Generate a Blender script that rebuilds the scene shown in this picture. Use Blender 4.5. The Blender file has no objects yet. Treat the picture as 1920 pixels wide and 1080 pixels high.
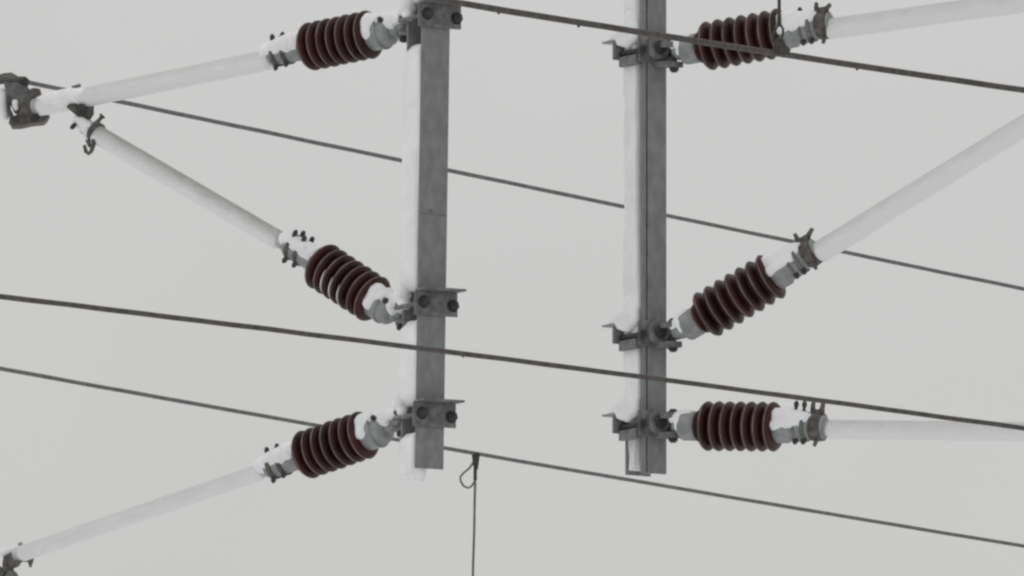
import bpy, bmesh, math, random
from mathutils import Vector, Matrix, noise

random.seed(7)
R = math.radians
scene = bpy.context.scene
COL = scene.collection

# ------------------------------------------------------------------ camera
ELEV = R(7.0)                 # a long lens looking slightly up at the wires
DIST = 35.0                   # metres from the camera to the two posts
CAM_Z = 1.7
FPX = 500.0 * DIST / math.cos(ELEV)        # focal length in 1920-wide pixels
cam_data = bpy.data.cameras.new("camera")
cam = bpy.data.objects.new("camera", cam_data)
COL.objects.link(cam)
cam.location = (0, -DIST, CAM_Z)
cam.rotation_euler = (math.pi / 2 + ELEV, 0, 0)
cam_data.sensor_width = 36.0
cam_data.lens = 36.0 * FPX / 1920.0
cam_data.clip_start = 0.1
cam_data.clip_end = 6000
scene.camera = cam

# ------------------------------------------------------------------ overcast sky, snow-day light
SUN_EL, SUN_AZ = R(42), R(305)
world = bpy.data.worlds.new("World")
scene.world = world
world.use_nodes = True
nt = world.node_tree
nt.nodes.clear()
out = nt.nodes.new("ShaderNodeOutputWorld")
bg = nt.nodes.new("ShaderNodeBackground")
sky = nt.nodes.new("ShaderNodeTexSky")
sky.sky_type = 'NISHITA'
sky.sun_disc = False
sky.sun_elevation = SUN_EL
sky.sun_rotation = SUN_AZ
sky.dust_density = 6.0
geo = nt.nodes.new("ShaderNodeTexCoord")
sep = nt.nodes.new("ShaderNodeSeparateXYZ")
nt.links.new(geo.outputs["Generated"], sep.inputs[0])
mx = nt.nodes.new("ShaderNodeMath"); mx.operation = 'MAXIMUM'; mx.inputs[1].default_value = 0.0
nt.links.new(sep.outputs["Z"], mx.inputs[0])
# standard overcast luminance: brighter towards the zenith
ma = nt.nodes.new("ShaderNodeMath"); ma.operation = 'MULTIPLY_ADD'
ma.inputs[1].default_value = 0.40; ma.inputs[2].default_value = 1.0
nt.links.new(mx.outputs[0], ma.inputs[0])
cloud = nt.nodes.new("ShaderNodeVectorMath"); cloud.operation = 'SCALE'
cloud.inputs[0].default_value = (5.72, 5.71, 5.66)
cn = nt.nodes.new("ShaderNodeTexNoise")
cn.inputs["Scale"].default_value = 14.0
cn.inputs["Detail"].default_value = 3.0
nt.links.new(geo.outputs["Generated"], cn.inputs["Vector"])
cm = nt.nodes.new("ShaderNodeMath"); cm.operation = 'MULTIPLY_ADD'     # thick and thin cloud, a few per cent
cm.inputs[1].default_value = 0.10; cm.inputs[2].default_value = 0.955
nt.links.new(cn.outputs["Fac"], cm.inputs[0])
cs = nt.nodes.new("ShaderNodeMath"); cs.operation = 'MULTIPLY'
nt.links.new(ma.outputs[0], cs.inputs[0])
nt.links.new(cm.outputs[0], cs.inputs[1])
nt.links.new(cs.outputs[0], cloud.inputs["Scale"])
mix = nt.nodes.new("ShaderNodeMixRGB")
mix.inputs[0].default_value = 0.96          # closed cloud deck over the clear-sky model
nt.links.new(sky.outputs[0], mix.inputs[1])
nt.links.new(cloud.outputs[0], mix.inputs[2])
nt.links.new(mix.outputs[0], bg.inputs[0])
bg.inputs[1].default_value = 0.10
nt.links.new(bg.outputs[0], out.inputs[0])

sun_data = bpy.data.lights.new("sun", 'SUN')
sun_data.energy = 0.5
sun_data.angle = R(60)
sun_data.color = (1.0, 0.97, 0.93)
sun = bpy.data.objects.new("sun", sun_data)
COL.objects.link(sun)
sun.location = (-30, 20, 40)
sun_dir = Vector((math.sin(SUN_AZ) * math.cos(SUN_EL), math.cos(SUN_AZ) * math.cos(SUN_EL), math.sin(SUN_EL)))
sun.rotation_euler = sun_dir.to_track_quat('Z', 'Y').to_euler()

vs = scene.view_settings
vs.view_transform = 'Standard'
vs.look = 'None'
vs.exposure = 0.0
vs.gamma = 1.0
vs.use_curve_mapping = False
scene.render.engine = 'CYCLES'
scene.cycles.use_denoising = True
scene.cycles.max_bounces = 6
scene.cycles.filter_width = 2.5

# ------------------------------------------------------------------ placing things
FWD = Vector((0, math.cos(ELEV), math.sin(ELEV)))
UP = Vector((0, -math.sin(ELEV), math.cos(ELEV)))
RIGHT = Vector((1, 0, 0))
CAM = Vector((0, -DIST, CAM_Z))


def P(px, py, Y):
    """the point of the vertical plane y = Y that the survey sheet puts at px, py"""
    d = FWD + RIGHT * ((px - 960) / FPX) + UP * ((540 - py) / FPX)
    return CAM + d * ((Y + DIST) / d.y)


# ------------------------------------------------------------------ materials
def new_mat(name):
    m = bpy.data.materials.new(name)
    m.use_nodes = True
    return m, m.node_tree, m.node_tree.nodes["Principled BSDF"]


def noisy(name, c0, c1, scale=20, rough=0.6, metallic=0.0, stretch=(1, 1, 1), bump=0.0, bscale=60, detail=6,
          lo=0.35, hi=0.65, coat=0.0, spec=0.5, frost_glint=None):
    m, t, b = new_mat(name)
    tc = t.nodes.new("ShaderNodeTexCoord")
    mp = t.nodes.new("ShaderNodeMapping")
    mp.inputs["Scale"].default_value = stretch
    t.links.new(tc.outputs["Object"], mp.inputs[0])
    n = t.nodes.new("ShaderNodeTexNoise")
    n.inputs["Scale"].default_value = scale
    n.inputs["Detail"].default_value = detail
    t.links.new(mp.outputs[0], n.inputs["Vector"])
    r = t.nodes.new("ShaderNodeValToRGB")
    r.color_ramp.elements[0].position = lo
    r.color_ramp.elements[0].color = (*c0, 1)
    r.color_ramp.elements[1].position = hi
    r.color_ramp.elements[1].color = (*c1, 1)
    t.links.new(n.outputs["Fac"], r.inputs[0])
    src = r.outputs[0]
    if frost_glint:                      # patches of rime clinging to the metal
        n3 = t.nodes.new("ShaderNodeTexNoise")
        n3.inputs["Scale"].default_value = frost_glint[0]
        n3.inputs["Detail"].default_value = 8
        t.links.new(tc.outputs["Object"], n3.inputs["Vector"])
        r3 = t.nodes.new("ShaderNodeValToRGB")
        r3.color_ramp.elements[0].position = frost_glint[1]
        r3.color_ramp.elements[1].position = frost_glint[2]
        t.links.new(n3.outputs["Fac"], r3.inputs[0])
        mm = t.nodes.new("ShaderNodeMixRGB")
        t.links.new(r3.outputs[0], mm.inputs[0])
        t.links.new(src, mm.inputs[1])
        mm.inputs[2].default_value = (0.75, 0.77, 0.80, 1)
        src = mm.outputs[0]
    t.links.new(src, b.inputs["Base Color"])
    b.inputs["Roughness"].default_value = rough
    b.inputs["Metallic"].default_value = metallic
    b.inputs["Specular IOR Level"].default_value = spec
    b.inputs["Coat Weight"].default_value = coat
    b.inputs["Coat Roughness"].default_value = 0.12
    if bump:
        n2 = t.nodes.new("ShaderNodeTexNoise")
        n2.inputs["Scale"].default_value = bscale
        n2.inputs["Detail"].default_value = 5
        t.links.new(tc.outputs["Object"], n2.inputs["Vector"])
        bp = t.nodes.new("ShaderNodeBump")
        bp.inputs["Strength"].default_value = bump
        bp.inputs["Distance"].default_value = 0.01
        t.links.new(n2.outputs["Fac"], bp.inputs["Height"])
        t.links.new(bp.outputs[0], b.inputs["Normal"])
    return m


M = {
    'post': noisy("galvanised_post", (0.170, 0.177, 0.173), (0.235, 0.242, 0.238), 16, 0.62, 0.1, (2.0, 2.0, 1.1), 0.08, 70, lo=0.34, hi=0.68, detail=8),
    'steel': noisy("galvanised_fitting", (0.22, 0.237, 0.230), (0.33, 0.345, 0.34), 24, 0.6, 0.1, (1, 1, 1), 0.12, 120),
    'bracket': noisy("weathered_bracket", (0.105, 0.11, 0.105), (0.215, 0.22, 0.213), 26, 0.65, 0.1, (1, 1, 1), 0.2, 120),
    'cast': noisy("dark_cast_iron", (0.045, 0.038, 0.035), (0.135, 0.122, 0.112), 38, 0.65, 0.0, (1, 1, 1), 0.25, 120),
    'bolt': noisy("dark_bolt", (0.020, 0.019, 0.019), (0.060, 0.056, 0.053), 60, 0.6, 0.0),
    'porcelain': noisy("brown_porcelain", (0.029, 0.0102, 0.0094), (0.053, 0.0190, 0.0175), 16, 0.36, 0.0, (1, 1, 1), 0.05, 60, coat=0.0, spec=0.2),
    'frost_glint': noisy("rim_glint", (0.14, 0.115, 0.11), (0.42, 0.38, 0.37), 9, 0.75, 0.0, lo=0.5, hi=0.8),  # pale colour painting the glaze highlight along the rib crests
    'tube': noisy("frosted_aluminium_tube", (0.47, 0.47, 0.46), (0.58, 0.58, 0.57), 22, 0.6, 0.0, (1, 1, 0.4), 0.1, 80, frost_glint=(45, 0.55, 0.8)),
    'snow': noisy("packed_snow", (0.82, 0.825, 0.84), (0.89, 0.895, 0.905), 12, 0.9, 0.0, (1, 1, 1), 0.45, 45, spec=0.2),
    'ice': noisy("thin_grey_snow", (0.80, 0.805, 0.81), (0.87, 0.875, 0.88), 14, 0.8, 0.0, (1, 1, 0.5), 0.15, 60, spec=0.25),
    'wire': noisy("dull_copper_wire", (0.055, 0.048, 0.045), (0.10, 0.088, 0.083), 35, 0.6, 0.2),
    'wire_far': noisy("dull_steel_wire", (0.105, 0.107, 0.103), (0.17, 0.172, 0.166), 35, 0.6, 0.2),
    'ground': noisy("snow_field", (0.76, 0.765, 0.775), (0.86, 0.865, 0.875), 0.5, 0.95, 0.0, (1, 1, 1), 0.3, 2.0, spec=0.2),
}


def rimed_uplit(name, fx, bare, lean=0.5):
    """aluminium tube with wind-blown rime, plus painted snow-ground bounce: paler below, darker along the top"""
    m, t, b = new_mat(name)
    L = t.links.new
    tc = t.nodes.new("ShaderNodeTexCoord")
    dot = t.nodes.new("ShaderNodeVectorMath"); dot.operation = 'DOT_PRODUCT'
    dot.inputs[1].default_value = (0.22 * fx / 0.036, -lean / 0.036, 0)  # ground bounce painted into the rime colour, paler towards the underside
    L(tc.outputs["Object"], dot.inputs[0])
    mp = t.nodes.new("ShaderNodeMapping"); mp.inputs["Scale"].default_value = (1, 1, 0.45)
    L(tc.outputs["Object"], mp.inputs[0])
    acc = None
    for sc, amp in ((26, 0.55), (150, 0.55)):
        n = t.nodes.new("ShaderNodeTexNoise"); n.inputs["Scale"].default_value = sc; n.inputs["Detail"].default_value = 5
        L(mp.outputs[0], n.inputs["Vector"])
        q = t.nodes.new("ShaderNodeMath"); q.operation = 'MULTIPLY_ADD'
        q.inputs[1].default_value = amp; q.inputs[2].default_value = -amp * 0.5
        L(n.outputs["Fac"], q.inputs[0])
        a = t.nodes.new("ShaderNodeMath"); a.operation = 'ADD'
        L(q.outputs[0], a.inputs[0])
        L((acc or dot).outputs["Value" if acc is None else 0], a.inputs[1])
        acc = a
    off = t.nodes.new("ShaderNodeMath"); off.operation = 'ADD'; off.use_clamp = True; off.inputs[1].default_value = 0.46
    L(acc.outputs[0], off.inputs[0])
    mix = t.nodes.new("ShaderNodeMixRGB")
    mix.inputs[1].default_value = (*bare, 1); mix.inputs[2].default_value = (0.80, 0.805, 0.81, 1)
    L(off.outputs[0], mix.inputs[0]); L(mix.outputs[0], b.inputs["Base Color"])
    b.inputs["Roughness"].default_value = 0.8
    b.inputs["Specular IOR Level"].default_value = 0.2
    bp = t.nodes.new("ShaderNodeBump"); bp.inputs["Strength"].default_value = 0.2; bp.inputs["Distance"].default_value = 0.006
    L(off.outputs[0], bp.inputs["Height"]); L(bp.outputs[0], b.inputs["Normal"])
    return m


M['rime_uplit_left'] = rimed_uplit("rimed_uplit_tube", 1, (0.555, 0.555, 0.55))
M['rime_uplit_strut'] = rimed_uplit("rimed_uplit_tube_strut", 1, (0.40, 0.385, 0.37), 0.62)
M['rime_uplit_right'] = rimed_uplit("rimed_uplit_tube_right", -1, (0.56, 0.56, 0.555))

# every rib of the porcelain is glazed a little differently
_t = M['porcelain'].node_tree
_b = _t.nodes["Principled BSDF"]
_oi = _t.nodes.new("ShaderNodeObjectInfo")
_mr = _t.nodes.new("ShaderNodeMapRange")
_mr.inputs["To Min"].default_value = 0.75
_mr.inputs["To Max"].default_value = 1.25
_t.links.new(_oi.outputs["Random"], _mr.inputs["Value"])
_hs = _t.nodes.new("ShaderNodeHueSaturation")
_src = _b.inputs["Base Color"].links[0].from_socket
_t.links.new(_src, _hs.inputs["Color"])
_t.links.new(_mr.outputs[0], _hs.inputs["Value"])
_t.links.new(_hs.outputs[0], _b.inputs["Base Color"])

# ------------------------------------------------------------------ mesh building
class MB:
    def __init__(self):
        self.v, self.f, self.s = [], [], []

    def add(self, verts, faces, smooth=False):
        o = len(self.v)
        self.v += [tuple(p) for p in verts]
        self.f += [[i + o for i in f] for f in faces]
        self.s += [smooth] * len(faces)
        return self

    def box(self, lo, hi, mat=None):
        x0, y0, z0 = lo
        x1, y1, z1 = hi
        vs_ = [Vector(p) for p in ((x0, y0, z0), (x1, y0, z0), (x1, y1, z0), (x0, y1, z0),
                                   (x0, y0, z1), (x1, y0, z1), (x1, y1, z1), (x0, y1, z1))]
        if mat:
            vs_ = [mat @ p for p in vs_]
        return self.add(vs_, [(0, 3, 2, 1), (4, 5, 6, 7), (0, 1, 5, 4), (1, 2, 6, 5), (2, 3, 7, 6), (3, 0, 4, 7)])

    def cyl(self, a, b, r0, r1=None, n=16, smooth=True):
        return self.path([a, b], [r0, r0 if r1 is None else r1], n, smooth)

    def path(self, pts, radii, n=10, smooth=True, cap=True):
        pts = [Vector(p) for p in pts]
        if not isinstance(radii, (list, tuple)):
            radii = [radii] * len(pts)
        ref = None
        rings = []
        for i, p in enumerate(pts):
            t = (pts[min(i + 1, len(pts) - 1)] - pts[max(i - 1, 0)]).normalized()
            if ref is None:
                ref = t.orthogonal().normalized()
            ref = (ref - t * ref.dot(t)).normalized()
            b = t.cross(ref)
            rings.append([p + (ref * math.cos(2 * math.pi * k / n) + b * math.sin(2 * math.pi * k / n)) * radii[i] for k in range(n)])
        vs_ = [q for r in rings for q in r]
        fs = []
        for i in range(len(pts) - 1):
            for k in range(n):
                fs.append((i * n + k, i * n + (k + 1) % n, (i + 1) * n + (k + 1) % n, (i + 1) * n + k))
        self.add(vs_, fs, smooth)
        if cap:
            self.add(rings[0], [tuple(range(n))[::-1]])
            self.add(rings[-1], [tuple(range(n))])
        return self

    def lathe(self, prof, n=32, closed_ends=True, smooth=True):
        """prof: (radius, z) pairs along local z"""
        vs_, fs = [], []
        for r, z in prof:
            for k in range(n):
                a = 2 * math.pi * k / n
                vs_.append((r * math.cos(a), r * math.sin(a), z))
        for i in range(len(prof) - 1):
            for k in range(n):
                fs.append((i * n + k, i * n + (k + 1) % n, (i + 1) * n + (k + 1) % n, (i + 1) * n + k))
        self.add(vs_, fs, smooth)
        if closed_ends:
            self.add(vs_[:n], [tuple(range(n))[::-1]])
            self.add(vs_[-n:], [tuple(range(n))])
        return self

    def prism(self, outline, axis):
        """outline of 3d points, thickened along axis"""
        n = len(outline)
        a = [Vector(p) for p in outline]
        b = [p + Vector(axis) for p in a]
        fs = [(i, (i + 1) % n, n + (i + 1) % n, n + i) for i in range(n)]
        fs += [tuple(range(n))[::-1], tuple(range(n, 2 * n))]
        return self.add(a + b, fs)

    def sphere(self, c, r, seg=12, rings=8):
        c = Vector(c)
        if not isinstance(r, (tuple, list)):
            r = (r, r, r)
        vs_ = []
        for i in range(rings + 1):
            th = math.pi * i / rings
            for k in range(seg):
                a = 2 * math.pi * k / seg
                vs_.append((c.x + r[0] * math.sin(th) * math.cos(a), c.y + r[1] * math.sin(th) * math.sin(a), c.z + r[2] * math.cos(th)))
        fs = []
        for i in range(rings):
            for k in range(seg):
                fs.append((i * seg + k, (i + 1) * seg + k, (i + 1) * seg + (k + 1) % seg, i * seg + (k + 1) % seg))
        return self.add(vs_, fs, True)

    def mesh(self, name, material):
        me = bpy.data.meshes.new(name)
        me.from_pydata(self.v, [], self.f)
        me.polygons.foreach_set("use_smooth", self.s)
        bm = bmesh.new()
        bm.from_mesh(me)
        bmesh.ops.remove_doubles(bm, verts=bm.verts, dist=1e-6)
        bmesh.ops.recalc_face_normals(bm, faces=bm.faces)
        bm.to_mesh(me)
        bm.free()
        me.materials.append(M[material])
        return me

    def build(self, name, material, parent=None, bevel=0.0, loc=None):
        o = bpy.data.objects.new(name, self.mesh(name, material))
        COL.objects.link(o)
        if parent:
            o.parent = parent
        if loc is not None:
            o.location = loc
        if bevel:
            b = o.modifiers.new("bevel", 'BEVEL')
            b.width = bevel
            b.segments = 2
            b.limit_method = 'ANGLE'
        return o


CLOUD = bpy.data.textures.new("snow_lumps", 'CLOUDS')
CLOUD.noise_scale = 0.035
CLOUD.noise_depth = 2


def snow(parent, chains, name="snow_cap", voxel=0.0045, bumpy=0.014, mat='snow'):
    """soft snow lump: chains of (point, radius) melted into one skin"""
    mb = MB()
    for ch in chains:
        for i in range(len(ch) - 1):
            (a, ra), (b, rb) = ch[i], ch[i + 1]
            a, b = Vector(a), Vector(b)
            n = max(2, int((b - a).length / (0.45 * min(ra, rb))))
            for k in range(n + 1):
                t = k / n
                mb.sphere(a.lerp(b, t), ra + (rb - ra) * t, 10, 7)
        if len(ch) == 1:
            mb.sphere(ch[0][0], ch[0][1], 12, 8)
    o = mb.build(name, mat, parent)
    rm = o.modifiers.new("melt", 'REMESH')
    rm.mode = 'VOXEL'
    rm.voxel_size = voxel
    rm.use_smooth_shade = True
    sm = o.modifiers.new("soft", 'SMOOTH')
    sm.factor = 0.6
    sm.iterations = 5
    d = o.modifiers.new("lumps", 'DISPLACE')
    d.texture = CLOUD
    d.texture_coords = 'GLOBAL'
    d.strength = bumpy
    d.mid_level = 0.5
    return o


def thing(name, label, category, matrix, group=None):
    e = bpy.data.objects.new(name, None)
    e.empty_display_size = 0.05
    COL.objects.link(e)
    e.matrix_world = matrix
    e['label'] = label
    e['category'] = category
    if group:
        e['group'] = group
    return e


def axis_matrix(a, b):
    """z along a->b, y as close to straight up as it gets"""
    z = (b - a).normalized()
    y = Vector((0, 0, 1))
    y = (y - z * y.dot(z)).normalized()
    x = y.cross(z)
    m = Matrix((x, y, z)).transposed().to_4x4()
    m.translation = a
    return m


# ------------------------------------------------------------------ ground
g = MB()
S = 2500
g.add([(-S, -S, 0), (S, -S, 0), (S, S, 0), (-S, S, 0)], [(0, 1, 2, 3)])
ground = g.build("ground", 'ground')
ground['kind'] = 'structure'

# ------------------------------------------------------------------ the two hanging posts
LPSI, RPSI = R(30), R(35)
LH, RH = 0.060, 0.056           # half width of the H section


def section_snow(mb, h, lo_n, hi_n, inner, z0, z1, bulge, seed, round_ends=True):
    """wind-packed snow filling the left channel of the H section, from z0 up to z1"""
    nz = max(8, int((z1 - z0) / 0.03))
    ring_n = 14
    vs_, fs = [], []
    for i in range(nz + 1):
        z = z0 + (z1 - z0) * i / nz
        hi = hi_n + 0.016 * (noise.noise((seed, 3.1, z * 1.7)) - 0.1)
        hi = min(hi, h - 0.0085)
        b = bulge * (1 + 0.55 * noise.noise((seed, 0.4, z * 2.3)) + 0.25 * noise.noise((seed, 7.4, z * 9)))
        e = min(1.0, min(z - z0, z1 - z) / 0.045)
        e = 0.35 + 0.65 * math.sqrt(max(0.0, 1 - (1 - e) ** 2))
        if not round_ends:
            e = 1.0
        lo_z = lo_n * (0.5 + 0.5 * e) if lo_n < 0 else lo_n
        hi *= 0.6 + 0.4 * e
        hx = h * (0.55 + 0.45 * e)
        b *= e
        row = [(-inner, -hi), (-inner, -lo_z)]
        m = ring_n - 2
        for k in range(m):
            t = k / (m - 1)
            y = -lo_z + (-hi + lo_z) * t
            x = -hx - b * math.sin(math.pi * (0.06 + 0.88 * t)) ** 0.6 + 0.006 * noise.noise((seed + k * 0.4, 2.0, z * 12)) + 0.003 * noise.noise((seed + k * 0.9, 4.0, z * 34))
            row.append((x, y))
        vs_ += [(x, y, z) for x, y in row]
    for i in range(nz):
        for k in range(ring_n):
            fs.append((i * ring_n + k, i * ring_n + (k + 1) % ring_n, (i + 1) * ring_n + (k + 1) % ring_n, (i + 1) * ring_n + k))
    mb.add(vs_, fs, True)
    mb.add(vs_[:ring_n], [tuple(range(ring_n))[::-1]])
    mb.add(vs_[-ring_n:], [tuple(range(ring_n))])


def post(bottom_px, top_px, psi, h, label, side):
    a = P(*bottom_px, 0.0)
    b = P(*top_px, 0.0)
    up = (b - a).normalized()
    rot = Vector((0, 0, 1)).rotation_difference(up).to_matrix().to_4x4() @ Matrix.Rotation(psi, 4, 'Z')
    mat = Matrix.Translation(a) @ rot
    L = (b - a).length + 2.2
    root = thing("hanging_post", label, "post", mat, "steel posts hanging from above")
    tf = 0.011
    if side < 0:
        MB().box((-h, -h, 0), (h, -h + tf, L)).build("front_flange", 'post', root, 0.003)
    else:                           # a lip runs down its left edge, with a groove beside it
        MB().box((-h + 0.024, -h, 0), (h, -h + tf, L)).build("front_flange", 'post', root, 0.003)
        MB().box((-h, -h - 0.002, 0), (-h + 0.0165, -h + tf + 0.004, L)).build("edge_lip", 'post', root, 0.003)
        MB().box((-h + 0.0168, -h + 0.008, 0.002), (-h + 0.0235, -h + tf - 0.0005, L)).build("groove", 'bracket', root)
    MB().box((-h, h - tf, 0.022 if side < 0 else 0), (h, h, L)).build("rear_flange", 'post', root, 0.002)
    MB().box((-0.005, -h + tf + 0.0005, 0.001), (0.005, h - tf - 0.0005, L)).build("web", 'post', root)
    mb = MB()
    if side < 0:
        def zp(py):
            return (881 - py) / 881 * (b - a).length
        for q, (lo, hi, bl) in enumerate(((903, 814, 0.016), (762, 604, 0.020), (548, 86, 0.021), (6, -1100, 0.020))):
            section_snow(mb, h, -h - 0.006, h - tf - 0.001, 0.0055, zp(lo), zp(hi), bl, 1.3 + q)
    else:
        section_snow(mb, h, -h + tf + 0.001, h - 0.060, 0.0055, 0.016, 0.22, -0.018, 5.0, False)
        section_snow(mb, h, -h - 0.004, h - 0.030, 0.0055, 0.25, L, 0.007, 8.3)
    mb.build("snow_fill", 'snow', root)
    # two bolt holes / a welded splice seam on the front flange
    if side < 0:
        z = (P(791, 881, 0) - P(799, 405, 0)).length
        MB().box((-h + 0.006, -h - 0.0015, z - 0.0022), (h - 0.006, -h + 0.001, z + 0.0022)).build("splice_seam", 'bracket', root)
        MB().cyl((-0.012, -h - 0.004, z + 0.012), (-0.012, -h + 0.002, z + 0.012), 0.0055, 0.0055, 10).build("bolt", 'bracket', root)
    return root


post((791, 881), (804, 0), LPSI, LH, "galvanised steel post on the left with snow packed along its left side", -1)
post((1211, 890), (1211, 0), RPSI, RH, "galvanised steel post on the right with a grooved snow-filled channel", 1)


# ------------------------------------------------------------------ depths of the two cantilevers
def YL(px):
    return 0.05 + (791 - px) * 0.002 * math.tan(R(37))


def YR(px):
    return -0.075 - (px - 1225) * 0.002 * math.tan(R(25))


SHED = None


def shed_mesh():
    prof = [(0.046, -0.0205), (0.066, -0.0185), (0.078, -0.0155), (0.0860, -0.0110), (0.0905, -0.0060), (0.0925, -0.0010),
            (0.0915, 0.0040), (0.0870, 0.0095), (0.079, 0.0135), (0.066, 0.0160), (0.046, 0.0180)]
    return MB().lathe(prof, 48).mesh("shed", 'porcelain')


def rim_mesh():  # thin ring standing in for the highlight on a shed's crest
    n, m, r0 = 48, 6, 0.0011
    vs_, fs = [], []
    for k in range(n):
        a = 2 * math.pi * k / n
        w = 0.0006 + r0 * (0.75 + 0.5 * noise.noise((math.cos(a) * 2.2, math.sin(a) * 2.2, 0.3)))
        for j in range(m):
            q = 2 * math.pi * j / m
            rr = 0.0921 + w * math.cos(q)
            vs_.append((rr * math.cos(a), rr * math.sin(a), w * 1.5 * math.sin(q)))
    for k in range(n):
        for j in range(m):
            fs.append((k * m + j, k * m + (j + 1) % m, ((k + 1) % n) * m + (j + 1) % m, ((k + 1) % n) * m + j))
    return MB().add(vs_, fs, True).mesh("rim_glint", 'frost_glint')


SHED_ME = shed_mesh()
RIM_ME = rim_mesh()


def hexbolt(parent, a, b, r=0.011, head=0.016, name="bolt", mat='bolt'):
    """a stud from a to b with a six-sided nut near its free end b"""
    a, b = Vector(a), Vector(b)
    d = (b - a).normalized()
    mb = MB().cyl(a, b, r, r * 0.9, 8)
    mb.cyl(b - d * 0.022, b - d * 0.006, head, head, 6, False)
    return mb.build(name, mat, parent)


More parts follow.
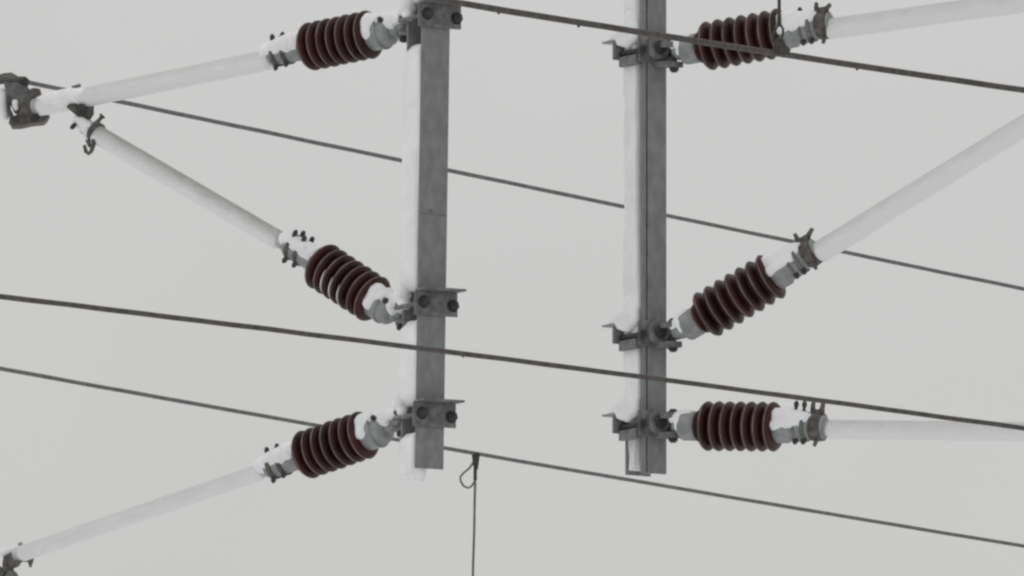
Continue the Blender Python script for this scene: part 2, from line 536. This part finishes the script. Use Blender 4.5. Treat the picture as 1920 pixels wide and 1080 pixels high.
def insulator(side, p_first, p_last, p_pin, label, pitch_snow=1.0, studs=(1.0, 1.0, 1.0), near_cap=0.066, snow_bias=0.0, horns=((0, 0.04), (0.02, 0.03)), slivers=()):
    Y = YL if side < 0 else YR
    a = P(*p_first, Y(p_first[0]))
    b = P(*p_last, Y(p_last[0]))
    mat = axis_matrix(a, b)
    inv = mat.inverted()
    L = (b - a).length
    root = thing("insulator", label, "insulator", mat, "ribbed brown porcelain insulators")
    fx = 1.0 if side < 0 else -1.0          # local x towards the viewer's side
    MB().lathe([(0.047, -0.024), (0.050, -0.018), (0.050, L + 0.018), (0.047, L + 0.024)], 32).build("core", 'porcelain', root)
    for i in range(7):
        s = bpy.data.objects.new("shed", SHED_ME)
        COL.objects.link(s)
        s.parent = root
        z = L * i / 6
        s.location = (0, 0, z)
        s.rotation_euler = (0, 0, 0.7 * i)
        k = 1.0 + random.uniform(-0.008, 0.008)
        s.scale = (k, k, 1) if side > 0 else (k, k, -1)
        e = bpy.data.objects.new("rim_glint", RIM_ME)
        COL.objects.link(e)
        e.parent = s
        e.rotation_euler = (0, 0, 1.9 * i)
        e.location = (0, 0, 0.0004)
    pin = inv @ P(*p_pin, Y(p_pin[0]))
    if side < 0:
        # wide cap next to the post
        MB().lathe([(0.060, -0.018), (near_cap, -0.022), (near_cap, -0.066), (near_cap - 0.003, -0.074), (0.060, -0.080), (0.057, -0.104),
                    (0.050, -0.112), (0.030, -0.118)], 32).build("end_cap", 'steel', root)
        MB().lathe([(near_cap + 0.003, -0.066), (near_cap + 0.003, -0.076)], 32).build("cap_rim", 'steel', root, 0.001)
        lug = MB().path([(0, 0, -0.11), (0, -0.004, -0.13), pin * 0.95], [0.034, 0.028, 0.020], 12)
        lug.sphere(pin * 0.97, (0.026, 0.022, 0.026))
        lug.build("eye_lug", 'steel', root)
        hexbolt(root, (0.045 * fx, 0.03, -0.098), (0.062 * fx, 0.042, -0.098), 0.007, 0.011)
        # slimmer tube socket at the far end
        z0 = L + 0.018
        MB().lathe([(0.056, z0), (0.058, z0 + 0.004), (0.056, z0 + 0.018), (0.046, z0 + 0.026), (0.044, z0 + 0.085), (0.046, z0 + 0.10),
                    (0.043, z0 + 0.17), (0.038, z0 + 0.175)], 28).build("tube_socket", 'steel', root)
        for j, zz in enumerate((z0 + 0.095, z0 + 0.145)):
            MB().lathe([(0.043, zz - 0.010), (0.051, zz - 0.008), (0.051, zz + 0.008), (0.043, zz + 0.010)], 24).build("clamp_band", 'cast', root, 0.001)
            hexbolt(root, (0.018 * fx, -0.046, zz), (0.022 * fx, -0.062 - 0.006 * j, zz + 0.002), 0.007, 0.010)
            for q, sx in enumerate((0.030, -0.022)):
                if q == 1 and studs[j] < 1.0:
                    continue
                hexbolt(root, (sx * fx, 0.035, zz + 0.004 * q), (sx * fx * 1.05, 0.035 + 0.036 * studs[j], zz + 0.006 * q), 0.007, 0.010)
        # snow: packed between cap and sheds, and lying along the socket
        snow(root, [[((0.030 * fx, 0.034, -0.034), 0.042), ((0.052 * fx, -0.006, -0.034), 0.028)],
                    [((0.036 * fx, 0.036, -0.060), 0.030), ((0.010 * fx, 0.052, -0.066), 0.026)],
                    [((0.01 * fx, 0.040, -0.100), 0.030), ((0.0, 0.040, -0.135), 0.028), ((0.006 * fx, 0.036, pin.z * 0.98), 0.030)], [((0.030 * fx, 0.022, -0.112), 0.022), ((0.026 * fx, 0.010, -0.130), 0.018)]], bumpy=0.008)
        if slivers:                                     # snow caught between the ribs on the windward side
            for i in slivers:
                arc = []
                for k in range(9):
                    th = R(-62 + 8.5 * k + 6 * (i - 3))
                    arc.append((fx * 0.0895 * math.cos(th), 0.0895 * math.sin(th), L * i / 6 + 0.009))
                MB().path(arc, [0.0005 + 0.0022 * math.sin(math.pi * k / 8) for k in range(9)], 8).build("snow_sliver", 'snow', root)
        s = pitch_snow
        snow(root, [[((0.016 * fx, 0.024, z0 + 0.012), 0.040 * s), ((0.018 * fx, 0.022, z0 + 0.07), 0.040 * s), ((0.018 * fx, 0.018, z0 + 0.150), 0.034 * s),
                     ((0.01 * fx, 0.012, z0 + 0.19), 0.030 * s)]], bumpy=0.012)
    else:
        # slim collar and cap by the post
        MB().lathe([(0.050, -0.024), (0.059, -0.028), (0.060, -0.036), (0.050, -0.044)], 32).build("collar", 'porcelain', root)
        MB().lathe([(0.046, -0.040), (0.053, -0.044), (0.056, -0.052), (0.055, -0.098), (0.050, -0.108), (0.034, -0.114)], 28).build("end_cap", 'steel', root)
        lug = MB().path([(0, 0, -0.10), (0, 0, -0.122), pin * 0.97], [0.040, 0.034, 0.026], 12)
        lug.build("eye_lug", 'steel', root)
        # wide cap and tube socket at the near end
        z0 = L + 0.016
        c = near_cap
        MB().lathe([(0.058, z0), (c, z0 + 0.004), (c, z0 + 0.045), (c - 0.004, z0 + 0.050), (0.054, z0 + 0.056), (0.052, z0 + 0.10), (0.047, z0 + 0.106),
                    (0.045, z0 + 0.19), (0.040, z0 + 0.195)], 32).build("end_cap", 'steel', root)
        for j, zz in enumerate((z0 + 0.085, z0 + 0.118)):
            MB().lathe([(0.046, zz - 0.007), (0.056, zz - 0.006), (0.056, zz + 0.006), (0.046, zz + 0.007)], 24).build("clamp_band", 'bracket', root, 0.001)
            hexbolt(root, (0.030 * fx, 0.040, zz), (0.034 * fx, 0.040 + 0.040 * studs[j], zz + 0.004), 0.007, 0.010)
            hexbolt(root, (0.02 * fx, -0.046, zz), (0.026 * fx, -0.066, zz), 0.008, 0.012)
        zz = z0 + 0.165
        horn = MB()
        horn.lathe([(0.040, zz - 0.024), (0.052, zz - 0.022), (0.055, zz), (0.052, zz + 0.022), (0.040, zz + 0.024)], 24)
        horn.box((0.010 * fx - 0.016, 0.044, zz - 0.022), (0.010 * fx + 0.016, 0.064, zz + 0.022))
        (d0, h0), (d1, h1) = horns
        horn.path([(0.014 * fx, 0.050, zz - 0.016), (0.018 * fx, 0.050 + h0 * 0.5, zz - 0.018 + d0 * 0.4), (0.018 * fx, 0.050 + h0, zz - 0.018 + d0)], [0.012, 0.010, 0.007], 8)
        horn.path([(0.014 * fx, 0.050, zz + 0.016), (0.018 * fx, 0.050 + h1 * 0.5, zz + 0.020 + d1 * 0.4), (0.018 * fx, 0.050 + h1, zz + 0.020 + d1)], [0.012, 0.010, 0.008], 8)
        horn.path([(0.020 * fx, -0.044, zz + 0.006), (0.026 * fx, -0.062, zz + 0.004), (0.028 * fx, -0.074, zz)], [0.010, 0.008, 0.007], 8)
        horn.build("tube_clamp", 'cast', root)
        s = pitch_snow
        snow(root, [[((0.020 * fx, 0.030 + snow_bias, z0 + 0.008), 0.044 * s), ((0.022 * fx, 0.032 + snow_bias, z0 + 0.06), 0.042 * s),
                     ((0.020 * fx, 0.030 + snow_bias, z0 + 0.118), 0.034 * s), ((0.016 * fx, 0.026 + snow_bias, z0 + 0.140), 0.026 * s)],
                    [((0.052 * fx, 0.002, z0 + 0.010), 0.024 * s), ((0.046 * fx, 0.010, z0 + 0.05), 0.026 * s), ((0.040 * fx, 0.008, z0 + 0.102), 0.017 * s)]], bumpy=0.010)
        snow(root, [[((0.010 * fx, 0.034, -0.078), 0.028), ((0.012 * fx, 0.030, -0.105), 0.030), ((0.012 * fx, 0.024, -0.135), 0.022)], [((0.036 * fx, 0.016, -0.106), 0.018), ((0.036 * fx, -0.010, -0.108), 0.014)]], bumpy=0.008)
    return root


INS = [
    (-1, (691, 65), (585, 87), (757, 52), "brown ribbed insulator at the top of the left post, its tube sloping down left", 1.12, (1.0, 1.0), 0.066, 0),
    (-1, (698, 560), (606, 500), (752, 592), "brown ribbed insulator halfway down the left post, tilted down towards it", 0.98, (1.0, 1.0), 0.064, 0, ((0, 0), (0, 0)), (2, 3, 4)),
    (-1, (681, 816), (577, 852), (752, 792), "brown ribbed insulator at the foot of the left post, above the lowest sloping tube", 1.12, (1.0, 1.0), 0.066, 0),
    (1, (1330, 86), (1462, 62), (1264, 103), "brown ribbed insulator at the top of the right post, crossed by the thick wire", 1.0, (0.9, 0.2), 0.064, 0, ((0.004, 0.036), (0.022, 0.020))),
    (1, (1328, 589), (1445, 519), (1262, 627), "brown ribbed insulator halfway down the right post, tilted up to the right", 1.0, (0.2, 0.2), 0.064, 0.004, ((0.0, 0.040), (0.034, 0.022))),
    (1, (1328, 799), (1450, 800), (1262, 797), "brown ribbed insulator lying level at the foot of the right post", 0.95, (1.35, 1.35), 0.062, 0, ((0.004, 0.044), (0.006, 0.044))),
]
for a in INS:
    insulator(*a)


# ------------------------------------------------------------------ support tubes
def support_tube(side, p0, p1, label, rad, snow_t, seed, bare=(30, 165), taper=1.0, coat='rime_uplit_left'):
    Y = YL if side < 0 else YR
    a = P(*p0, Y(p0[0]))
    b = P(*p1, Y(p1[0]))
    mat = axis_matrix(a, b)
    L = (b - a).length
    root = thing("support_tube", label, "tube", mat, "snow-caked cantilever tubes")
    fx = 1.0 if side < 0 else -1.0
    MB().lathe([(rad, -0.07), (rad, L)], 28).build("tube", 'tube', root)
    nz, nk = int(L / 0.018), 40
    vs_, fs = [], []
    c = math.radians((bare[0] + bare[1]) / 2)
    w = math.radians((bare[1] - bare[0]) / 2)
    for i in range(nz + 1):
        z = -0.005 + (L - 0.01) * i / nz
        tk = snow_t * (1 - (1 - taper) * i / nz)
        for k in range(nk):
            th = 2 * math.pi * k / nk                     # 0 = towards the viewer's side, 90 = up
            d = abs((th - c + math.pi) % (2 * math.pi) - math.pi)
            edge = w + 0.35 * noise.noise((seed, z * 4, 1.5)) + 0.22 * noise.noise((seed + 9, z * 17, th))
            cov = max(0.0, min(1.0, (d - edge) / 1.4))
            cov = cov * cov * (3 - 2 * cov)
            t = tk * (0.9 + 0.3 * noise.noise((seed + 3, z * 5, th * 0.6)) + 0.08 * noise.noise((seed + 5, z * 30, th * 2.5)))
            r = rad + 0.0012 + 0.0008 * noise.noise((seed, z * 20, th)) + cov * t
            if i in (0, nz):
                r = rad - 0.004
            vs_.append((fx * r * math.cos(th), r * math.sin(th), z))
    for i in range(nz):
        for k in range(nk):
            fs.append((i * nk + k, i * nk + (k + 1) % nk, (i + 1) * nk + (k + 1) % nk, (i + 1) * nk + k))
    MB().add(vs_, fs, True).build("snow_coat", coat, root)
    return root, mat, fx, L


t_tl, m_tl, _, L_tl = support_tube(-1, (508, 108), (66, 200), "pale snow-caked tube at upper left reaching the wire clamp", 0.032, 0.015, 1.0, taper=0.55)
t_ml, m_ml, fx_ml, L_ml = support_tube(-1, (526, 450), (160, 237), "pale snow-caked tube sloping from upper left down to the middle left insulator", 0.031, 0.010, 2.0, coat='rime_uplit_strut')
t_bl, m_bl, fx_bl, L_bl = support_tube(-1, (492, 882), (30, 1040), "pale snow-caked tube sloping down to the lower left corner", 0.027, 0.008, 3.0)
support_tube(1, (1550, 53), (2400, -66), "pale snow-caked tube leaving the top right corner", 0.034, 0.009, 4.0, coat='rime_uplit_right')
support_tube(1, (1530, 473), (2400, -62), "pale snow-caked tube rising steeply at the right edge", 0.034, 0.015, 5.0, taper=0.45, coat='rime_uplit_right')
support_tube(1, (1552, 803), (2340, 813), "pale level snow-caked tube at lower right under the wire", 0.031, 0.008, 6.0, coat='rime_uplit_right')

# fittings at the far ends of the left tubes -----------------------
# strut: ring clamp with hook, pin fork and snow at its upper end
ring_z = L_ml - 0.060
mb = MB()
mb.lathe([(0.031, ring_z - 0.012), (0.042, ring_z - 0.010), (0.042, ring_z + 0.010), (0.031, ring_z + 0.012)], 28)
mb.path([(0.026 * fx_ml, 0.034, ring_z), (0.030 * fx_ml, 0.052, ring_z - 0.012), (0.032 * fx_ml, 0.076, ring_z - 0.022)], [0.010, 0.008, 0.007], 8)
mb.path([(0.036 * fx_ml, 0.074, ring_z - 0.036), (0.032 * fx_ml, 0.078, ring_z - 0.010)], 0.005, 6)
mb.path([(0.030 * fx_ml, -0.036, ring_z), (0.034 * fx_ml, -0.052, ring_z - 0.024)], [0.010, 0.007], 8)
mb.build("ring_clamp", 'cast', t_ml)
inv = m_ml.inverted()
hook_px = [(177, 262), (175, 272), (171, 284), (166, 288), (161, 284), (158, 272)]
MB().path([inv @ P(x, y, YL(178) - 0.035) for x, y in hook_px], [0.010, 0.009, 0.008, 0.008, 0.008, 0.006], 8).build("hook", 'cast', t_ml)
mb = MB()
for dy in (-0.028, 0.018):
    o = [(140, 214), (146, 219), (172, 233), (168, 226), (176, 214), (176, 196), (150, 193), (130, 194), (124, 200)]
    mb.prism([inv @ P(x, y, YL(150) + dy) for x, y in o][::-1], inv.to_3x3() @ Vector((0, 0.010, 0)))
mb.build("fork", 'cast', t_ml, 0.002)
mb = MB().cyl(inv @ P(152, 204, YL(150) - 0.045), inv @ P(152, 204, YL(150) + 0.05), 0.014, 0.014, 10)
mb.cyl(inv @ P(152, 204, YL(150) - 0.050), inv @ P(152, 204, YL(150) - 0.034), 0.021, 0.021, 6, False)
mb.build("pin", 'bolt', t_ml)
hexbolt(t_ml, inv @ P(142, 232, YL(150) - 0.02), inv @ P(134, 240, YL(150) - 0.045), 0.008, 0.010)
snow(t_ml, [[(inv @ P(146, 226, YL(146) - 0.012), 0.024), (inv @ P(162, 238, YL(162) - 0.012), 0.028), (inv @ P(176, 246, YL(176) - 0.010), 0.026)]], bumpy=0.006)
# upper tube: long snow lump with a stud poking out
inv = m_tl.inverted()
snow(t_tl, [[(inv @ P(74, 195, YL(74) + 0.01), 0.030), (inv @ P(92, 191, YL(92) - 0.0), 0.038), (inv @ P(118, 186, YL(118) - 0.01), 0.042), (inv @ P(160, 181, YL(160) - 0.004), 0.036),
             (inv @ P(230, 168, YL(230) + 0.004), 0.026)]], bumpy=0.010)
MB().path([inv @ P(136, 164, YL(136)), inv @ P(150, 160, YL(150))], [0.007, 0.007], 8).build("stud", 'bracket', t_tl)

# clamp that carries the wire at the tip of the upper left tube
YC = YL(36)
c0 = P(40, 190, YC)
wc = thing("wire_clamp", "dark iron clamp with curved jaws gripping the wire and tube end at far left", "clamp", Matrix.Translation(c0))


def Q(px, py, dy=0.0):
    return P(px, py, YC + dy) - c0


mb = MB().path([Q(-14, 152), Q(-4, 150), Q(8, 147), Q(20, 147), Q(32, 152), Q(44, 153), Q(54, 157)], [0.012, 0.019, 0.021, 0.024, 0.019, 0.022, 0.014], 12)
mb.build("wire_saddle", 'cast', wc)
hexbolt(wc, Q(17, 150), Q(19, 139), 0.008, 0.012)
hexbolt(wc, Q(44, 150, -0.02), Q(48, 151, -0.045), 0.009, 0.014)
o = [(6, 152), (34, 155), (54, 164), (56, 172), (50, 184), (46, 198), (36, 214), (26, 210), (18, 190), (10, 172)]
MB().prism([Q(x, y, -0.022) for x, y in o][::-1], (0, 0.044, 0)).build("body", 'bracket', wc, 0.004)
o = [(12, 180), (20, 186), (20, 204), (26, 216), (24, 236), (16, 232), (18, 218), (12, 204)]
MB().prism([Q(x, y, -0.034) for x, y in o][::-1], (0, 0.02, 0)).build("side_strap", 'cast', wc, 0.003)
o = [(54, 168), (62, 164), (75, 166), (77, 176), (70, 180), (61, 185), (59, 196), (62, 208), (70, 214), (78, 217), (92, 213), (86, 224), (80, 229),
     (58, 231), (36, 236), (20, 236), (17, 228), (24, 218), (36, 212), (40, 200), (44, 188), (50, 178)]
MB().prism([Q(x, y, -0.055) for x, y in o][::-1], (0, 0.10, 0)).build("jaw", 'cast', wc, 0.004)
hexbolt(wc, Q(30, 224, -0.05), Q(30, 224, -0.080), 0.008, 0.013)
hexbolt(wc, Q(62, 222, -0.05), Q(62, 222, -0.075), 0.008, 0.012)
snow(wc, [[(Q(4, 176, 0.01), 0.022), (Q(5, 206, 0.01), 0.026), (Q(10, 218, 0.01), 0.018)], [(Q(28, 192, -0.03), 0.013), (Q(30, 204, -0.03), 0.011)]], bumpy=0.008)

# clamp at the lower left corner
YC2 = YL(20)
c0 = P(18, 1062, YC2)
lc = thing("wire_clamp", "dark clamp on the tube end in the bottom left corner", "clamp", Matrix.Translation(c0))


def Q2(px, py, dy=0.0):
    return P(px, py, YC2 + dy) - c0


o = [(12, 1040), (24, 1034), (32, 1034), (38, 1041), (50, 1045), (63, 1044), (61, 1052), (57, 1063), (54, 1061), (52, 1052), (40, 1051), (34, 1060), (24, 1064),
     (18, 1074), (6, 1072), (4, 1058), (6, 1044)]
MB().prism([Q2(x, y, -0.030) for x, y in o][::-1], (0, 0.055, 0)).build("jaw", 'cast', lc, 0.003)
MB().path([Q2(16, 1066), Q2(14, 1078), Q2(12, 1100), Q2(10, 1130)], [0.022, 0.024, 0.026, 0.024], 12).build("stem", 'bolt', lc)
MB().cyl(Q2(22, 1082, -0.035), Q2(22, 1082, 0.03), 0.026, 0.026, 14).build("boss", 'bracket', lc, 0.002)
MB().cyl(Q2(-2, 1072, -0.03), Q2(-2, 1072, 0.03), 0.022, 0.022, 12).build("pivot", 'cast', lc, 0.002)
snow(lc, [[(Q2(8, 1036), 0.020), (Q2(30, 1032), 0.018), (Q2(48, 1038), 0.017), (Q2(62, 1034), 0.02)]], bumpy=0.008)
MB().path([Q2(34, 1021), Q2(42, 1019)], 0.006, 8).build("stud", 'steel', lc)


# ------------------------------------------------------------------ brackets on the posts
def left_bracket(px, py, pin_px, label, hang):
    a = P(px, py, 0.0)
    mat = Matrix.Translation(a) @ Matrix.Rotation(LPSI, 4, 'Z')
    inv = mat.inverted()
    root = thing("post_bracket", label, "bracket", mat, "bolted brackets on the posts")
    f = -(LH + 0.0005)
    MB().box((-0.080, f - 0.010, -0.045), (0.103, f, 0.045)).build("angle_plate", 'bracket', root, 0.002)
    MB().box((-0.074, f - 0.078, 0.0455), (0.103, f, 0.054)).build("angle_ledge", 'bracket', root, 0.002)
    for x, z in ((-0.044, 0.004), (0.082, -0.004)):
        mb = MB().cyl((x, f - 0.008, z), (x, f - 0.040, z), 0.010, 0.010, 10)
        mb.cyl((x, f - 0.0105, z), (x, f - 0.027, z), 0.020, 0.020, 6, False)
        mb.cyl((x, f - 0.0095, z), (x, f - 0.0125, z), 0.024, 0.024, 14)
        mb.build("bolt", 'bolt', root)
    for x in (-0.072, 0.082):
        MB().cyl((x, f, -0.004), (x, -f + 0.03, -0.004), 0.009, 0.009, 8).build("through_stud", 'bracket', root)
    b = -f
    MB().box((-0.058, b, -0.045), (0.100, b + 0.010, 0.045)).build("rear_plate", 'bracket', root, 0.002)
    pin = inv @ P(*pin_px, YL(pin_px[0]))
    base = Vector((-0.05, b + 0.008, pin.z * 0.8))
    d = (base - pin)
    d.z = 0
    dn = d.normalized()
    sidev = Vector((dn.y, -dn.x, 0))
    mb = MB()
    for z in (-0.034, 0.022):
        o = [pin - dn * 0.026 + sidev * 0.018, pin - dn * 0.026 - sidev * 0.018, base - sidev * 0.034, base + sidev * 0.034]
        mb.prism([p + Vector((0, 0, z)) for p in o], (0, 0, 0.012))
    mb.build("hinge_fork", 'bracket', root, 0.002)
    mb = MB().cyl(pin + Vector((0, 0, -0.056 - hang)), pin + Vector((0, 0, 0.045)), 0.011, 0.011, 10)
    mb.cyl(pin + Vector((0, 0, -0.052)), pin + Vector((0, 0, -0.036)), 0.018, 0.018, 6, False)
    mb.build("hinge_pin", 'bolt', root)
    up = Vector((0, 0, 1))
    snow(root, [[(pin - dn * 0.03 + up * 0.045, 0.024), (pin + dn * 0.02 + up * 0.056, 0.034), (pin + dn * 0.06 + up * 0.066, 0.040), (pin + dn * 0.085 + up * 0.090, 0.034)],
                [(pin + dn * 0.06 + up * 0.055, 0.030), (pin + dn * 0.085 + up * 0.03, 0.022)]], bumpy=0.012)
    return root


left_bracket(803, 34, (757, 52), "bracket at the top of the left post beside the uppermost left insulator", 0.0)
left_bracket(796, 573, (752, 592), "bracket halfway down the left post beside the tilted insulator", 0.0)
left_bracket(793, 781, (752, 792), "lowest bracket on the left post just above its cut end", 0.0)


def right_bracket(py, pin_px, label):
    a = P(1211, py, 0.0)
    mat = Matrix.Translation(a) @ Matrix.Rotation(RPSI, 4, 'Z')
    inv = mat.inverted()
    root = thing("post_bracket", label, "bracket", mat, "bolted brackets on the posts")
    f = -(RH + 0.0005)
    b = -f
    # angle bar behind the post, its ledge pointing away
    MB().box((-0.108, b, -0.034), (0.070, b + 0.010, 0.034)).build("angle_plate", 'bracket', root, 0.002)
    MB().box((-0.108, b, 0.0345), (0.070, b + 0.078, 0.043)).build("angle_ledge", 'steel', root, 0.002)
    MB().box((-0.080, f - 0.011, -0.052), (0.074, f, 0.046)).build("front_plate", 'bracket', root, 0.003)
    mb = MB()
    for x in (-0.074, 0.066):
        mb2 = MB().cyl((x, f - 0.034, -0.010), (x, b + 0.034, -0.010), 0.010, 0.010, 10)
        mb2.cyl((x, b + 0.0105, -0.010), (x, b + 0.027, -0.010), 0.020, 0.020, 6, False)
        mb2.cyl((x, f - 0.030, -0.010), (x, f - 0.0115, -0.010), 0.019, 0.019, 6, False)
        mb2.build("through_bolt", 'bolt', root)
    MB().box((-0.086, f + 0.003, -0.062), (-0.066, b - 0.001, -0.024)).build("side_plate", 'bracket', root, 0.002)
    # round swivel housing facing the track
    ring = []
    n = 28
    mb = MB()
    mb.cyl((0.0, f - 0.010, 0.004), (0.0, f - 0.036, 0.004), 0.050, 0.045, n)
    mb.build("swivel_housing", 'bracket', root, 0.003)
    MB().cyl((0.0, f - 0.030, 0.004), (0.0, f - 0.046, 0.004), 0.027, 0.024, 20).build("swivel_pin", 'bolt', root, 0.002)
    pin = inv @ P(*pin_px, YR(pin_px[0]))
    base = Vector((0.030, f - 0.010, pin.z * 0.6))
    d = base - pin
    d.z = 0
    dn = d.normalized()
    sv = Vector((dn.y, -dn.x, 0))
    mb = MB()
    for z in (-0.050, 0.024):
        o = [pin - dn * 0.028 + sv * 0.024, pin - dn * 0.028 - sv * 0.024, base - sv * 0.040, base + sv * 0.040]
        mb.prism([p + Vector((0, 0, z)) for p in o], (0, 0, 0.022))
    mb.build("hinge_fork", 'bracket', root, 0.002)
    mb = MB().cyl(pin + Vector((0, 0, -0.066)), pin + Vector((0, 0, 0.060)), 0.012, 0.012, 10)
    mb.cyl(pin + Vector((0, 0, 0.038)), pin + Vector((0, 0, 0.054)), 0.019, 0.019, 6, False)
    mb.cyl(pin + Vector((0, 0, -0.060)), pin + Vector((0, 0, -0.044)), 0.019, 0.019, 6, False)
    mb.build("hinge_pin", 'bolt', root)
    snow(root, [[((-0.098, 0.085, 0.050), 0.012), ((-0.090, 0.060, 0.056), 0.022), ((-0.072, 0.040, 0.064), 0.034), ((-0.050, 0.026, 0.070), 0.040), ((-0.044, 0.022, 0.12), 0.036)],
                [((-0.088, 0.040, 0.034), 0.020), ((-0.072, 0.010, 0.030), 0.026), ((-0.060, -0.012, 0.045), 0.024), ((-0.05, 0.0, 0.09), 0.03)]], bumpy=0.005)
    return root


right_bracket(96, (1264, 103), "bracket with round swivel at the top of the right post under the thick wire")
right_bracket(628, (1262, 627), "bracket with round swivel halfway down the right post")
right_bracket(796, (1262, 797), "lowest bracket with round swivel on the right post")


# ------------------------------------------------------------------ overhead wires
def wire(ctrl, Y_at, label, r, mat, category="wire", drops=(), x0=-900, x1=3200, group="overhead wires crossing the view"):
    """ctrl: measured (px, py) pairs; Y_at(px) the depth of the line"""
    def py_of(x):
        (xa, ya), (xb, yb) = ctrl[0], ctrl[-1]
        if len(ctrl) == 3:
            (xm, ym) = ctrl[1]
            # parabola through three points: the wire's slight sag
            return (ya * (x - xm) * (x - xb) / ((xa - xm) * (xa - xb)) + ym * (x - xa) * (x - xb) / ((xm - xa) * (xm - xb))
                    + yb * (x - xa) * (x - xm) / ((xb - xa) * (xb - xm)))
        return ya + (yb - ya) * (x - xa) / (xb - xa)
    n = 140
    pts = []
    for i in range(n + 1):
        x = x0 + (x1 - x0) * i / n
        p = P(x, py_of(x), Y_at(x))
        p.z += 0.0012 * noise.noise((x * 0.011, r * 900, 2.0))
        pts.append(p)
    c = pts[n // 2].copy()
    root = thing("overhead_wire", label, category, Matrix.Translation(c), group)
    rad = [r * (1 + 0.05 * noise.noise((i * 0.35, 5.0, r * 500))) for i in range(n + 1)]
    MB().path([p - c for p in pts], rad, 12).build("strand", mat, root)
    for x, s in drops:
        p = P(x, py_of(x), Y_at(x)) - c
        MB().sphere(p + Vector((0, 0, -r * 0.9)), (0.007 * s, 0.007 * s, 0.010 * s), 10, 7).build("ice_drop", mat, root)
    return root, py_of


TN = math.tan(R(47))
TF = math.tan(R(58))


def Y_near(px):
    return -3.2 + (px - 1225) * 0.00185 * TN


def Y_far(px):
    return YC + (px - 30) * 0.0021 * TF


_, y_w1 = wire([(845, 3), (1300, 76), (1920, 169)], Y_near, "thick dark wire crossing the top right, in front of the right post", 0.0110, 'wire',
               drops=((935, 0.75), (1085, 0.85), (1607, 0.8)), x0=-700, x1=2600)
_, y_w3 = wire([(0, 556), (960, 675), (1920, 803)], Y_near, "long dark wire crossing in front of both posts below the middle", 0.0088, 'wire',
               drops=((868, 0.6),), x0=-700, x1=2600)
wire([(60, 156), (960, 344), (1920, 542)], Y_far, "thin wire from the far left clamp passing behind both posts", 0.0088, 'wire_far', x0=-700, x1=2600)
_, y_w4 = wire([(0, 691), (960, 862), (1920, 1024)], Y_far, "thin low wire behind the left post carrying a looped dropper", 0.0082, 'wire_far', x0=-700, x1=2600)

# ------------------------------------------------------------------ droppers
yd = Y_far(891)
c0 = P(891, y_w4(891), yd)
dr = thing("dropper", "thin dropper cable with a teardrop loop hanging from the low wire", "dropper", Matrix.Translation(c0), "droppers clipped to the wires")


def D(px, py, dy=0.0):
    return P(px, py, yd + dy) - c0


MB().prism([D(x, y, -0.016) for x, y in ((884, 846), (900, 849), (898, 866), (896, 880), (889, 880), (886, 868))][::-1], (0, 0.032, 0)).build("clip", 'bolt', dr, 0.003)
loop = [(888, 866), (880, 878), (870, 886), (863, 894), (864, 903), (869, 911), (877, 915), (884, 912), (890, 902), (892, 888), (891, 876)]
MB().path([D(x, y, -0.012 + 0.002 * i) for i, (x, y) in enumerate(loop)], 0.0044, 8).build("loop", 'wire_far', dr)
MB().path([D(891, 872), D(891, 905), D(890, 940), D(889, 1000), D(887, 1060), D(886, 1120), D(884, 1250)], 0.0052, 8).build("cable", 'wire_far', dr)
MB().path([D(891, 874), D(891, 900)], 0.0075, 8).build("ferrule", 'bolt', dr)

yd = Y_near(1462)
c0 = P(1462, y_w1(1462), yd)
dr = thing("dropper", "short dropper cable clipped on top of the thick wire at upper right", "dropper", Matrix.Translation(c0), "droppers clipped to the wires")
MB().prism([D(x, y, -0.020) for x, y in ((1450, 94), (1452, 78), (1458, 70), (1468, 70), (1474, 84), (1482, 92), (1480, 103), (1458, 101))][::-1], (0, 0.040, 0)).build("clip", 'bolt', dr, 0.004)
loop = [(1464, 76), (1468, 64), (1468, 54), (1463, 44), (1457, 50), (1452, 60), (1449, 66), (1452, 72), (1457, 74)]
MB().path([D(x, y, -0.008 + 0.002 * i) for i, (x, y) in enumerate(loop)], 0.0046, 8).build("loop", 'bolt', dr)
MB().path([D(1462, 48), D(1461, 20), D(1461, -20), D(1460, -300)], 0.0060, 8).build("cable", 'bolt', dr)
MB().path([D(1461, 24), D(1461, 50)], [0.007, 0.0085], 8).build("ferrule", 'bolt', dr)
